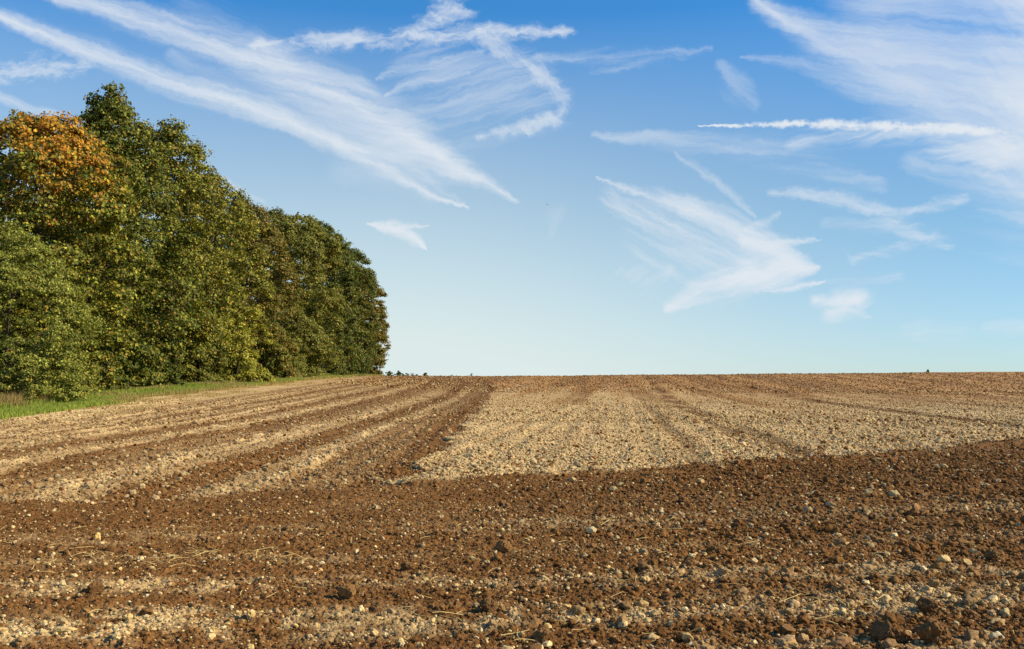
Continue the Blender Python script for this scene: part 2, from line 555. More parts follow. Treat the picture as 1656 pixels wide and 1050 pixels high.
def build_stones():
    rng = np.random.default_rng(23)
    half = math.radians(28.2)
    n = 60000
    x, y = polar(n, 5.2, 26, 1.0, half, rng)
    zn = zones(x, y)
    band = np.clip(1 - zn[0], 0, 1)
    keep = np.where(zn[2] > .5, .22 + .9 * band, .0) * (.15 + sstep(.25, .65, fbm(x * 1.1, y * 1.1, 301, 3)))
    k = rng.random(n) < keep
    x, y = x[k], y[k]
    s = np.minimum(.0066 * np.exp(rng.normal(size=len(x)) * .60), .034)
    order = np.argsort(-(s / y))
    x, y, s = x[order], y[order], s[order]
    bases = []
    for q in range(10):
        v, f = lump(3, rng, .26, 4 + q % 3, 3)
        bases.append(mesh_from('stone', v, f, True))
        bases[-1].materials.append(STONE)
    made = []
    def put(px, py, size, me, sq=(1, .85, .7)):
        o = link('stone', me)
        o.location = (px, py, float(ground_z(np.array([px]), np.array([py]))[0]) + size * .28 + .005)
        o.scale = (size * sq[0], size * sq[1], size * sq[2])
        o.rotation_euler = (rng.uniform(-.3, .3), rng.uniform(-.3, .3), rng.uniform(0, 6.28))
        return o
    for i, (qx, qy, w, lab) in enumerate(SPECIAL_STONES):
        gx, gy = px_ground(qx, qy + w * .3)
        o = put(gx, gy, w * .5 * gy / F * .92, bases[i % 10], (1.7, .8, .6) if 'long flat' in lab else ((.8, .7, 1.15) if ('pyramid' in lab or 'upright' in lab or 'tall' in lab) else (1, .9, .85)))
        o.rotation_euler.z = rng.uniform(-.4, .4)
        tag(o, lab, 'stone', 'pale stones lying on the headland')
    NI = 285
    for i in range(NI):
        o = put(x[i], y[i], s[i], bases[int(rng.integers(0, 10))])
        tag(o, 'one of the many cream stones scattered over the dark ploughed headland', 'stone', 'pale stones lying on the headland')
    x, y, s = x[NI:], y[NI:], s[NI:]
    z = ground_z(x, y)
    base = np.array([.60, .44, .21])
    c = base[None] * rng.uniform(.72, 1.2, (len(x), 1)) * rng.uniform(.93, 1.07, (len(x), 3))
    o = scatter('pebbles', [lump(1, rng, .3, 2) for _ in range(8)], np.stack([x, y, z + .006], 1), s, c, rng, .75, .0, True, PEBBLE)
    tag(o, 'fine pale grit and pebbles mixed into the headland soil', 'pebbles', None, 'stuff')
    # big clods
    cb = []
    for q in range(6):
        v, f = lump(5, rng, .26, 2, 5)
        cb.append(mesh_from('large_clod', v, f, True)); cb[-1].materials.append(CLODX)
    for i, (qx, qy, w, lab) in enumerate(BIG_CLODS):
        gx, gy = px_ground(qx, qy + w * .35)
        o = link('soil_clod', cb[i % 6])
        sz = w * .5 * gy / F * 1.15
        o.location = (gx, gy, float(ground_z(np.array([gx]), np.array([gy]))[0]) + sz * .5)
        o.scale = (sz * 1.05, sz, sz * .85); o.rotation_euler = (rng.uniform(-.3, .3), rng.uniform(-.3, .3), rng.uniform(0, 6.28))
        tag(o, lab, 'clod', 'large clods on the headland')
build_stones()

def tube_mesh(name, pts, radii, sides, cap=True):
    V, Fc = [], []
    pts = [Vector(p) for p in pts]
    for i, p in enumerate(pts):
        t = (pts[min(i + 1, len(pts) - 1)] - pts[max(i - 1, 0)]).normalized()
        a = t.orthogonal().normalized(); b = t.cross(a)
        for k in range(sides):
            an = 2 * math.pi * k / sides
            V.append(p + (a * math.cos(an) + b * math.sin(an)) * radii[i])
    for i in range(len(pts) - 1):
        for k in range(sides):
            k2 = (k + 1) % sides
            Fc.append((i * sides + k, i * sides + k2, (i + 1) * sides + k2, (i + 1) * sides + k))
    return np.array([tuple(v) for v in V]), np.array(Fc, np.int32)

def build_straw():
    rng = random.Random(3)
    meshes = []
    for q in range(7):
        bend = rng.uniform(-.16, .16); kink = rng.uniform(-.2, .2)
        pts = [(t - .5, bend * (t - .5) ** 2 * 3, .03 + .10 * math.sin(t * 3.1 + q) + (kink * (t - .7) if t > .7 else 0)) for t in [i / 6 for i in range(7)]]
        v, f = tube_mesh('straw', pts, [.027 * (1.1 - .4 * i / 6) for i in range(7)], 5)
        me = mesh_from('straw', v, f, True); me.materials.append(STRAW); meshes.append(me)
    spots = []
    # clumps seen in the photograph, then loose stalks
    for cx, cy, n, sx in [(150, 908, 16, 60), (260, 915, 14, 50), (340, 905, 26, 90), (470, 910, 14, 60), (70, 930, 9, 40), (600, 880, 8, 60), (900, 885, 10, 120),
                          (800, 918, 8, 90), (1010, 945, 8, 40), (1310, 975, 12, 80), (1420, 985, 9, 60), (690, 1008, 8, 60), (820, 1040, 6, 50), (1210, 892, 8, 60),
                          (1150, 860, 10, 160), (640, 860, 12, 160), (370, 1020, 6, 40), (1600, 880, 8, 50)]:
        for _ in range(n): spots.append((rng.gauss(cx, sx * .6), rng.gauss(cy, 7)))
    while len(spots) < 290: spots.append((rng.uniform(0, 1656), 840 + 200 * rng.random() ** 1.4))
    for px, py in spots:
        py = max(py, 800)
        x, y = px_ground(px, py)
        o = link('straw_stalk', rng.choice(meshes))
        ln = rng.uniform(.07, .17) if rng.random() < .8 else rng.uniform(.17, .26)
        ln *= (y / 8) ** .3
        o.location = (x, y, float(ground_z(np.array([x]), np.array([y]))[0]) + .02 + .012 * rng.random())
        o.scale = (ln, ln, min(ln, .1))
        o.rotation_euler = (rng.uniform(-.2, .2), rng.uniform(-.35, .22), rng.uniform(0, 6.28))
        tag(o, 'one of the dry straw stalks lying loose on the ploughed headland', 'straw stalk', 'dry straw stalks on the headland')
build_straw()

# ------------------------------------------------------------------ grass verge
def blades(name, x, y, h, w, col, rng, lean=.5):
    n = len(x)
    z = macro(x, y)
    a = rng.uniform(0, 2 * math.pi, n)
    l = rng.uniform(0, lean, n) * h
    la = rng.uniform(0, 2 * math.pi, n)
    dx, dy = np.cos(a) * w * .5, np.sin(a) * w * .5
    V = np.empty((n, 5, 3))
    mx, my = np.cos(la) * l * .3, np.sin(la) * l * .3
    V[:, 0] = np.stack([x - dx, y - dy, z - .02], 1)
    V[:, 1] = np.stack([x + dx, y + dy, z - .02], 1)
    V[:, 2] = np.stack([x + dx * .7 + mx, y + dy * .7 + my, z + h * .6], 1)
    V[:, 3] = np.stack([x - dx * .7 + mx, y - dy * .7 + my, z + h * .6], 1)
    V[:, 4] = np.stack([x + np.cos(la) * l, y + np.sin(la) * l, z + h], 1)
    b = (np.arange(n) * 5)[:, None]
    tri = np.concatenate([b + np.array([[0, 1, 2]]), b + np.array([[0, 2, 3]]), b + np.array([[3, 2, 4]])])
    me = mesh_from(name, V.reshape(-1, 3), tri, False, np.tile(col, (3, 1)))
    return link(name, me, GRASS)

def build_grass():
    rng = np.random.default_rng(31)
    n = 190000
    t = rng.random(n)
    y = 26 * (168 / 26) ** t
    off = rng.random(n) ** .9 * 4.2
    x = verge(y) - off + rng.normal(size=n) * .18
    # thin out towards the field edge and in patches
    patch = fbm(x * .5, y * .25, 401, 3)
    k = rng.random(n) < np.clip(off * 1.1 + .15, 0, 1) * sstep(.2, .5, patch + .12 * off)
    x, y, off, patch = x[k], y[k], off[k], patch[k]
    n = len(x)
    dry = np.clip(sstep(.62, .42, patch) * .8 + rng.random(n) * .35 + sstep(46, 60, y) * .06 - .2, 0, 1)[:, None]
    g = np.array([.250, .305, .048]); d = np.array([.34, .27, .10])
    col = (g[None] * (1 - dry) + d[None] * dry) * rng.uniform(.7, 1.3, (n, 1))
    h = rng.uniform(.09, .26, n) * np.where(off > 2.6, 1.7, 1) * (1 + .2 * (y > 90))
    o = blades('verge_grass', x, y, h, .018 + y * .00042, col, rng)
    tag(o, 'short green and dry grass along the foot of the trees', 'grass', None, 'stuff')
    # scrubby dry stubble between verge and tilled rows
    n = 26000
    y = 24 * (120 / 24) ** rng.random(n)
    x = verge(y) + rng.random(n) ** 1.5 * 3.0 - .2
    k = rng.random(n) < sstep(.42, .62, fbm(x * 1.2, y * .5, 411, 3))
    x, y = x[k], y[k]
    col = np.array([.40, .29, .12])[None] * rng.uniform(.6, 1.2, (len(x), 1))
    o = blades('dry_stubble', x, y, rng.uniform(.03, .09, len(x)), .014 + y * .0003, col, rng, 1.2)
    tag(o, 'thin dry straw stubble between the verge and the tilled rows', 'stubble', None, 'stuff')
    # tall dry grass by the nearest trees
    n = 2600
    cl = rng.integers(0, 7, n)
    y = np.array([43.5, 44.6, 45.2, 46.8, 42.4, 49.0, 47.6])[cl] + rng.normal(size=n) * .28
    x = np.array([-22.6, -22.2, -22.9, -23.2, -22.8, -23.4, -22.5])[cl] + rng.normal(size=n) * .25
    col = np.array([.36, .26, .10])[None] * rng.uniform(.6, 1.25, (n, 1))
    o = blades('tall_dry_grass', x, y, rng.uniform(.25, .9, n), .016, col, rng, .5)
    tag(o, 'tall straw-coloured grass clump beside the pale green tree', 'grass', None, 'stuff')
build_grass()
#@@TREES
# ------------------------------------------------------------------ trees
def leaf_mesh(name, P, N, size, col, rng):
    """folded leaf blades: two triangles meeting at the midrib"""
    n = len(P)
    N = N / np.linalg.norm(N, axis=1)[:, None]
    q = rng.normal(size=(n, 3)); q[:, 2] -= .6
    a = np.cross(N, q); a /= np.linalg.norm(a, axis=1)[:, None] + 1e-9
    b = np.cross(N, a)
    L = (size * rng.uniform(.5, 1.35, n))[:, None]
    W = L * rng.uniform(.38, .5, n)[:, None]
    fold = L * rng.uniform(.0, .22, n)[:, None]
    V = np.empty((n, 4, 3))
    V[:, 0] = P - b * L * .5
    V[:, 1] = P + a * W + N * fold
    V[:, 2] = P + b * L * .5
    V[:, 3] = P - a * W + N * fold
    i = (np.arange(n) * 4)[:, None]
    tri = np.concatenate([i + np.array([[0, 1, 2]]), i + np.array([[0, 2, 3]])])
    return mesh_from(name, V.reshape(-1, 3), tri, False, np.tile(col, (2, 1)))

PAL = {
    'maple':  [(.150, .170, .020), (.080, .108, .015), (.27, .255, .030), (.110, .098, .018), (.060, .088, .014)],
    'deep':   [(.105, .138, .018), (.064, .096, .014), (.200, .205, .026), (.090, .088, .017), (.06, .085, .013)],
    'olive':  [(.175, .175, .028), (.120, .130, .020), (.22, .205, .036), (.11, .10, .022)],
    'dark':   [(.088, .112, .016), (.058, .080, .012), (.140, .150, .022), (.10, .085, .018)],
    'bronze': [(.140, .125, .020), (.17, .135, .024), (.095, .105, .016), (.21, .145, .026), (.075, .09, .016)],
    'lime':   [(.320, .310, .036), (.230, .240, .032), (.38, .335, .044), (.17, .18, .028)],
    'fresh':  [(.215, .235, .036), (.150, .175, .028), (.27, .265, .046), (.11, .125, .022)],
    'amber':  [(.50, .22, .022), (.56, .30, .028), (.38, .155, .020), (.34, .22, .028), (.46, .27, .028), (.26, .14, .02)],
}

def make_tree(name, label, cat, px, X, top_py, rad, leaves, leaf, pal, p=dict(), group=None, Y=None, H=None, seed=1, top_pal=None):
    rng = np.random.default_rng(seed * 101 + 7)
    if Y is None: Y = X * F / (px - CX)
    z0 = float(macro(np.array([X]), np.array([Y]))[0]) - .05
    if H is None: H = CAM_H + (EYE - top_py) * Y / F - z0
    root = bpy.data.objects.new(name, None); COL.objects.link(root)
    root.location = (X, Y, z0)
    root.empty_display_size = .5
    tag(root, label, cat, group)
    peak, belly, foot = p.get('peak', .9), p.get('belly', .38), p.get('foot', .75)
    def prof(t):
        up = np.clip(1 - (np.clip((t - belly) / (1 - belly), 0, 1)) ** (1.2 + 1.6 * peak), 0, 1) ** .75
        dn = foot + (1 - foot) * np.sin(np.clip(t / belly, 0, 1) * math.pi / 2)
        return np.where(t > belly, up, dn)
    rc = p.get('clump', .62) * (H / 14) ** .4
    per = p.get('per', 60)
    leaves = int(leaves * 1.2)
    nc = max(int(leaves / per), 12)
    # boughs: big leafy masses on the crown's outside, each carrying many clumps
    nb = p.get('boughs', max(int(26 * rad * H / 50), 10))
    rb = p.get('bough', .30) * rad
    ga = 2.399963
    kk_ = np.arange(nb)
    tb = (kk_ + rng.uniform(0, 1, nb)) / nb
    tb = p.get('low', .03) + (1 - p.get('low', .03)) * np.where(tb < .5, tb * .96, tb)
    pb = kk_ * ga * 1.0 + rng.normal(size=nb) * .35
    rbk = rb * rng.uniform(.7, 1.3, nb) * (1 - .60 * tb ** 2)
    lob = .80 + .42 * vnoise3(np.cos(pb) * 1.3 + seed * 3.1, np.sin(pb) * 1.3, tb * 4.0, seed)
    Rt = np.maximum(prof(tb) * rad * lob - rbk * .55, 0)
    B = np.stack([np.cos(pb) * Rt, np.sin(pb) * Rt, np.maximum(tb * H - rbk * .5, .2)], 1)
    B[-1] = (rng.normal() * .1, rng.normal() * .1, H - rbk[-1] * .7)
    wgt = rbk ** 2; wgt = wgt / wgt.sum()
    n_in = int(nc * p.get('inside', .27))
    n_sh = int(nc * p.get('shell', .30))
    pick = rng.choice(nb, nc - n_in - n_sh, p=wgt)
    d = rng.normal(size=(len(pick), 3))
    outb = B[pick] * np.array([1, 1, 0.]); outb /= np.linalg.norm(outb, axis=1)[:, None] + .2
    d = d / np.linalg.norm(d, axis=1)[:, None] + outb * .75 + np.array([0, 0, .55])
    d /= np.linalg.norm(d, axis=1)[:, None]
    C1 = B[pick] + d * (rbk[pick] * rng.uniform(.55, 1.05, len(pick)))[:, None] * np.array([1.05, 1.05, .95])
    t = rng.random(n_in); ph = rng.uniform(0, 2 * math.pi, n_in)
    rr = prof(t) * rad * np.sqrt(rng.random(n_in)) * .56
    C2 = np.stack([np.cos(ph) * rr, np.sin(ph) * rr, t * (H - rc)], 1)
    m = n_sh * 4
    t = p.get('low', .03) + rng.random(m) * (.98 - p.get('low', .03)); ph = rng.uniform(0, 2 * math.pi, m)
    lb = .80 + .36 * vnoise3(np.cos(ph) * 1.3 + seed * 3.1, np.sin(ph) * 1.3, t * 4.0, seed)
    rt = prof(t) * rad * lb
    q = np.stack([np.cos(ph) * rt * .93, np.sin(ph) * rt * .93, t * (H - rc * .4)], 1)
    gap = vnoise3(q[:, 0] / 1.9 + seed, q[:, 1] / 1.9, q[:, 2] / 1.6, seed + 9)
    ok = (rng.random(m) < np.clip(rt / (rad * .8), .12, 1)) & (gap > p.get('gap', .44) * (1.25 - .9 * t ** 3))
    C3 = q[ok][:n_sh]
    nv = p.get('voids', 16)
    vt, vp = rng.uniform(.04, .66, nv), rng.uniform(0, 2 * math.pi, nv)
    vr = rng.uniform(.18, .36, nv) * rad
    vR = prof(vt) * rad * .86
    VC = np.stack([np.cos(vp) * vR, np.sin(vp) * vR, vt * H], 1)
    def solid(Q):
        dq = np.linalg.norm((Q[:, None] - VC[None]) * np.array([1, 1, 1.25]), axis=2) / vr[None]
        return dq.min(1) > 1
    k1 = solid(C1); C1, pick = C1[k1], pick[k1]
    C3 = C3[solid(C3)]
    C = np.concatenate([C1, C2, C3]); nc = len(C)
    C[:, 2] = np.minimum(C[:, 2], H - rc * .3)
    # every clump: a flattened puff, leaves on its outer and upper side
    cs = rc * rng.uniform(.6, 1.3, nc)
    idx = np.repeat(np.arange(nc), per)
    d = rng.normal(size=(len(idx), 3)); d /= np.linalg.norm(d, axis=1)[:, None]
    d[:, 2] = np.where(d[:, 2] < -.25, -d[:, 2] * .6, d[:, 2])
    out = C[idx] * np.array([1, 1, 0.0]); out /= np.linalg.norm(out, axis=1)[:, None] + .2
    rad_l = cs[idx] * rng.uniform(.45, 1.08, len(idx))
    P = C[idx] + d * rad_l[:, None] * np.array([1, 1, .85]) + out * (cs[idx] * .15)[:, None]
    N = d * .8 + out * .45 + np.array([0, 0, .30]) + rng.normal(size=d.shape) * .45
    tone_b = rng.random(nb)
    tone_c = rng.random(nc) * .45
    tone_c[:len(pick)] += tone_b[pick] * .55
    tone_c[len(pick):] += rng.random(nc - len(pick)) * .55
    # upright leafy shoots poking out of the top
    ns = p.get('shoots', 10)
    shoots = []
    for s in range(ns):
        ph = rng.uniform(0, 6.28); t = rng.uniform(.66, .97)
        r = float(prof(np.array([t]))[0]) * rad * rng.uniform(.4, .95)
        b0 = np.array([math.cos(ph) * r, math.sin(ph) * r, t * H - .4])
        ln = rng.uniform(.7, 1.5) * p.get('shoot_len', 1.0)
        dr = np.array([math.cos(ph) * .35, math.sin(ph) * .35, 1.0]) + rng.normal(size=3) * .1
        dr /= np.linalg.norm(dr)
        kk = int(p.get('shoot_leaves', 34) * ln)
        tt = rng.random(kk)
        q = b0 + dr * (tt * ln)[:, None] + rng.normal(size=(kk, 3)) * (.20 * (1.1 - tt))[:, None]
        P = np.concatenate([P, q]); N = np.concatenate([N, rng.normal(size=(kk, 3)) + [0, 0, .4]])
        idx = np.concatenate([idx, np.full(kk, int(rng.integers(0, nc)))])
        shoots.append((b0, b0 + dr * ln))
    P[:, 2] = np.maximum(P[:, 2], .05)
    pc = np.array(PAL[pal])
    n = len(P)
    sel = np.clip((tone_c[idx] * .62 + rng.random(n) * .58) / 1.2 * len(pc), 0, len(pc) - 1).astype(int)
    col = pc[sel] * np.minimum(rng.lognormal(-.02, .30, (n, 1)), 2.0) * rng.uniform(.92, 1.08, (n, 3))  # random brightness per leaf, also painting in glossy speckle
    if top_pal:
        tp = np.array(PAL[top_pal[0]])
        ctr, r3 = np.array(top_pal[1]), top_pal[2]
        dd = np.linalg.norm((P + np.array([X, Y, z0]) - ctr), axis=1) + (vnoise3(P[:, 0] * .8, P[:, 1] * .8, P[:, 2] * .8, 5) - .5) * 2.4
        kz = rng.random(n) < sstep(r3 * 1.5, r3 * .3, dd) * .90
        col[kz] = tp[rng.integers(0, len(tp), kz.sum())] * rng.uniform(.7, 1.3, (kz.sum(), 1))
    # a few turned leaves everywhere
    kz = rng.random(n) < p.get('turned', .05)
    col[kz] = np.array([.34, .22, .035]) * rng.uniform(.6, 1.3, (kz.sum(), 1))
    link('crown' if 'tree' in name else 'foliage', leaf_mesh('crown', P, N, leaf, col, rng), LEAF, root)
    # trunk with limbs reaching into the crown
    TV, TF, off = [], [], 0
    def add(pts, rad_, sides):
        nonlocal off
        v, f = tube_mesh('t', pts, rad_, sides)
        TV.append(v); TF.append(f + off); off += len(v)
    tr = p.get('trunk', .016 * H)
    bend = rng.normal(size=2) * .25
    axis = lambda t: Vector((bend[0] * math.sin(t * 3), bend[1] * math.sin(t * 2.5), t * H * .86 - .15))
    if 'tree' in name:
        add([axis(i / 9) for i in range(10)], [tr * (1.25 if i == 0 else 1) * (1 - .88 * i / 9) for i in range(10)], 9)
        nl = p.get('limbs', 26)
    else:
        nl = p.get('limbs', 14)
    for c in C[rng.choice(nc, min(nl, nc), replace=False)]:
        hgt = max(.1, min(.8, (c[2] / H) * .75 - .02)) if 'tree' in name else .02
        a = axis(hgt) if 'tree' in name else Vector((c[0] * .12, c[1] * .12, -.05))
        e = Vector(c)
        mid = a.lerp(e, .5) + Vector((0, 0, -.08 * (e - a).length if 'tree' in name else .15 * (e - a).length))
        pts = [a, a.lerp(mid, .5), mid, mid.lerp(e, .55), e]
        r0 = tr * (.42 if 'tree' in name else 1) * (1 - hgt * .6)
        add(pts, [r0, r0 * .8, r0 * .6, r0 * .4, r0 * .14], 5)
    for b0, e in shoots:
        add([b0 - (e - b0) * .5, b0, e], [.02, .016, .006], 4)
    link('trunk' if 'tree' in name else 'stem', mesh_from('trunk', np.concatenate(TV), np.concatenate(TF), True), BARK, root)
    return root

MAPLE = dict(per=64, shoots=14, turned=.07)
def mk(**k):
    d = dict(MAPLE); d.update(k); return d

G = 'trees along the wood edge'
make_tree('broadleaf_tree', 'low pale green tree with fine leaves at the near end of the wood edge', 'tree', 4, -25.3, 362, 3.7, 70000, .10, 'fresh',
          mk(foot=.9, belly=.45, peak=.7, clump=.42, turned=.02, shoots=4, boughs=46), G, seed=3)
amb_Y = -26.3 * F / (80 - CX)
make_tree('maple_tree', 'maple with a bright orange crown top beside the tallest pointed tree', 'tree', 60, -27.0, 180, 4.9, 84000, .19, 'maple',
          mk(peak=1.5, belly=.5, foot=.6), G, seed=4, top_pal=('amber', (-24.6, amb_Y - 2.6, CAM_H + (EYE - 232) * amb_Y / F), 3.7))
make_tree('maple_tree', 'tallest green tree of the wood edge, rising to a narrow point', 'tree', 172, -27.6, 140, 5.3, 84000, .19, 'deep',
          mk(peak=.12, belly=.34, shoots=24, foot=.5), G, seed=5)
make_tree('maple_tree', 'tall dark olive tree with spiky upright shoots just behind the pointed tree', 'tree', 268, -27.4, 192, 5.2, 74000, .19, 'maple',
          mk(peak=.45, belly=.4, shoots=20, shoot_len=1.2, foot=.55), G, seed=6)
make_tree('maple_tree', 'yellow green maple on the sloping shoulder of the wood edge', 'tree', 330, -26.8, 272, 5.0, 62000, .19, 'maple',
          mk(peak=.7, belly=.42), G, seed=7)
make_tree('broadleaf_tree', 'bronze leaved tree with thin wispy shoots above its top', 'tree', 394, -26.6, 322, 5.0, 56000, .20, 'bronze',
          mk(peak=.9, shoots=18, shoot_len=1.7, shoot_leaves=14), G, seed=8)
make_tree('broadleaf_tree', 'large rounded olive tree midway along the wood edge', 'tree', 455, -26.8, 340, 5.8, 84000, .22, 'olive',
          mk(peak=1.7, belly=.5, shoots=16, turned=.03), G, seed=9)
make_tree('broadleaf_tree', 'rounded dark green tree after the large olive tree', 'tree', 508, -26.6, 358, 5.8, 80000, .22, 'dark',
          mk(peak=1.7, belly=.5, shoots=16, turned=.02), G, seed=10)
make_tree('broadleaf_tree', 'slim dark tree near the far end of the wood edge', 'tree', 551, -26.4, 390, 5.3, 66000, .23, 'dark',
          mk(peak=1.5, belly=.5, shoots=14, turned=.04), G, seed=11)
make_tree('broadleaf_tree', 'brown tinged tree at the far end of the wood, overhanging the field', 'tree', 583, -25.6, 436, 4.2, 52000, .23, 'bronze',
          mk(peak=1.3, belly=.5, foot=.75, shoots=6), G, seed=12)
make_tree('broadleaf_tree', 'last small rusty tree of the wood before the open skyline', 'tree', 599, -25.0, 496, 3.0, 30000, .22, 'bronze',
          mk(peak=1.2, belly=.5, foot=.6, shoots=3, turned=.2), G, seed=13)
S_ = dict(per=60, shoots=4, turned=.03, belly=.45, foot=.85, peak=.9, clump=.5)
GS = 'bushes at the foot of the wood'
for args in [
    ('shrub', 'yellow green bushy shrub standing in front of the bronze tree', 'shrub', 378, -23.5, 488, 3.0, 30000, .14, 'lime', 21),
    ('shrub', 'tall light olive shrub below the large rounded olive tree', 'shrub', 455, -24.2, 468, 3.0, 26000, .15, 'olive', 22),
    ('shrub', 'deep green shrub below the rounded dark green tree', 'shrub', 518, -24.8, 480, 3.0, 22000, .16, 'dark', 23),
    ('shrub', 'small yellowish bush under the slim dark tree', 'shrub', 545, -24.6, 545, 2.2, 12000, .16, 'olive', 24),
    ('shrub', 'brownish bush at the field corner below the last trees', 'shrub', 583, -24.6, 548, 2.4, 14000, .17, 'bronze', 25),
    ('shrub', 'low dull green thicket under the yellow green maple', 'shrub', 325, -24.6, 556, 2.2, 17000, .13, 'olive', 26),
    ('shrub', 'dark low bush under the spiky topped tree', 'shrub', 262, -24.6, 575, 2.0, 16000, .13, 'dark', 27),
    ('shrub', 'small dark green bush below the tallest tree, by the verge', 'shrub', 105, -24.8, 600, 1.4, 9000, .11, 'dark', 28),
    ('shrub', 'straggly brown-green weeds bush under the low pale green tree', 'shrub', 0, -23.7, 604, 1.6, 12000, .10, 'olive', 29),
    ('shrub', 'leafy low branch thicket shading the verge below the orange topped maple', 'shrub', 165, -25.2, 570, 1.9, 12000, .15, 'dark', 30),  # dark leaf palette paints the shaded hollow at the wood's foot
    ('shrub', 'grey green bush at the foot of the large olive tree', 'shrub', 430, -24.4, 548, 2.0, 14000, .14, 'fresh', 31),
]:
    make_tree(*args[:10], S_, GS, seed=args[10])
# the wood goes on behind its edge
rngb = random.Random(9)
BACK = ['darker tree inside the wood, behind the low pale green tree', 'darker tree inside the wood, behind the orange topped maple', 'darker tree inside the wood, behind the tallest pointed tree',
        'darker tree inside the wood, behind the yellow green maple', 'darker tree inside the wood, behind the bronze leaved tree', 'darker tree inside the wood, behind the large olive tree', 'darker tree inside the wood, behind the dark green tree']
for i, yy in enumerate([47, 57, 68, 82, 98, 117, 140]):
    make_tree('broadleaf_tree', BACK[i], 'tree', 0, -32.5 - rngb.random() * 1.5, 0, 5.4, 24000, .27, 'dark',
              mk(per=50, gap=.2, peak=.9, belly=.45, clump=.9, shoots=0, low=.02), 'trees inside the wood', Y=yy, H=[8.5, 11.5, 13.5, 13.5, 13.5, 14, 14][i], seed=40 + i)

# ------------------------------------------------------------------ tree tops beyond the crest
LABS = ['thin sapling top showing just past the last tree of the wood', 'low rounded bush on the skyline, second past the wood', 'widest dark bush on the skyline', 'slim bush touching the widest skyline bush',
        'tiny bush tip between two larger skyline bushes', 'tiny bush tip next to the lone round bush', 'lone round bush on the skyline', 'tiny thin sapling on the skyline beyond the tilled rows',
        'small mushroom-shaped tree top on the skyline', 'small dark bush hugging the skyline soil', 'thin upright sapling just before the pale strip', 'single tiny bush on the brown skyline over the pale field']
for i, (px, top, w) in enumerate([(612, 603, 4), (629, 602.5, 11), (646, 602, 14), (658, 603, 5), (667.5, 606, 2.5), (674, 606, 2.5), (688, 603.5, 9), (713, 607.6, 2.5), (730, 605.5, 4), (736.5, 607, 5), (762, 606, 2), (1499, 599.6, 2.4)]):
    Y = 330.0 if px < 1400 else 240.0
    X = (px - CX) * Y / F
    make_tree('distant_tree', LABS[i], 'tree', px, X, top - 1.2, w * .5 * Y / F * 1.7, 3600 if w > 6 else 1300, .40 if w > 6 else .28, 'dark',
              dict(per=24, shoots=0, belly=.55, foot=.9, peak=1.6, clump=.55, gap=.2, limbs=8, low=.02, trunk=.12, inside=.55, shell=.2, voids=1, boughs=12), 'tree tops beyond the crest', Y=Y, seed=60 + i)

# ------------------------------------------------------------------ birds
def bird(label, px, py, dist, span, yaw, seed):
    m, t, p = (bird.mat,) * 3 if hasattr(bird, 'mat') else material('dark_feathers')
    if not hasattr(bird, 'mat'):
        n = t.noise(t.pos(), 40, 3)
        t.l.new(t.mix(n, c4(.015, .015, .018), c4(.05, .047, .045)), p.inputs['Base Color'])
        bird.mat = m
    L = span * .48
    prof = [(-.5, .01), (-.42, .05), (-.3, .03), (-.15, .075), (.05, .11), (.22, .095), (.34, .055), (.42, .06), (.48, .035), (.55, .004)]
    V, Fc = [], []
    K = 8
    for s, r in prof:
        for k in range(K):
            a = 2 * math.pi * k / K
            flat = .35 if s < -.25 else .9
            V.append((math.cos(a) * r * L * (1.6 if s < -.35 else 1), s * L, math.sin(a) * r * L * flat))
    for i in range(len(prof) - 1):
        for k in range(K):
            Fc.append((i * K + k, i * K + (k + 1) % K, (i + 1) * K + (k + 1) % K, (i + 1) * K + k))
    # wings: swept, slightly raised, with thickness
    for sd in (-1, 1):
        o = len(V)
        st = [(.05, .20, -.10, .03), (.20, .22, -.10, .05), (.34, .14, -.14, .07), (.50, -.06, -.16, .03)]
        for fx, le, te, z in st:
            for q, zz in ((le, .010), (te, .006), (te, -.006), (le, -.010)):
                V.append((sd * fx * span, q * span * .55, z * span + zz * span))
        for i in range(len(st) - 1):
            for k in range(4):
                Fc.append((o + i * 4 + k, o + i * 4 + (k + 1) % 4, o + i * 4 + 4 + (k + 1) % 4, o + i * 4 + 4 + k))
        Fc.append((o + 12, o + 13, o + 14, o + 15))
    me = mesh_from('bird', np.array(V), np.array(Fc, np.int32), True)
    ob = link('bird', me, bird.mat)
    d = ray(px, py).normalized()
    ob.location = Vector((0, 0, CAM_H)) + d * dist
    ob.rotation_euler = (.15, .35, yaw)
    tag(ob, label, 'bird', 'birds in the sky')
bird('small dark bird gliding high, just under the curled cloud wisp', 851, 219, 170, .46, .6, 1)
bird('small dark bird flying lower in the open blue below the other', 885, 331, 150, .44, 1.2, 2)
#@@SKY
# ------------------------------------------------------------------ sun, sky, camera
SUN_AZ, SUN_EL = math.radians(96), math.radians(33)     # to the right of the view, a little behind it
sv = Vector((math.sin(SUN_AZ) * math.cos(SUN_EL), math.cos(SUN_AZ) * math.cos(SUN_EL), math.sin(SUN_EL)))
sun = bpy.data.lights.new('sun', 'SUN')
sun.energy = 5.0; sun.angle = math.radians(.5); sun.color = (1.0, .855, .61)
so = bpy.data.objects.new('sun', sun); COL.objects.link(so)
so.rotation_euler = sv.to_track_quat('Z', 'Y').to_euler()
so.location = (30, -10, 40)

def azv(px, py):
    """cloud coordinates (bearing, slope) of a spot in the sky, in units of 1/1610 rad"""
    d = ray(px, py)
    return math.atan2(d.x, d.y) * F, d.z / math.hypot(d.x, d.y) * F

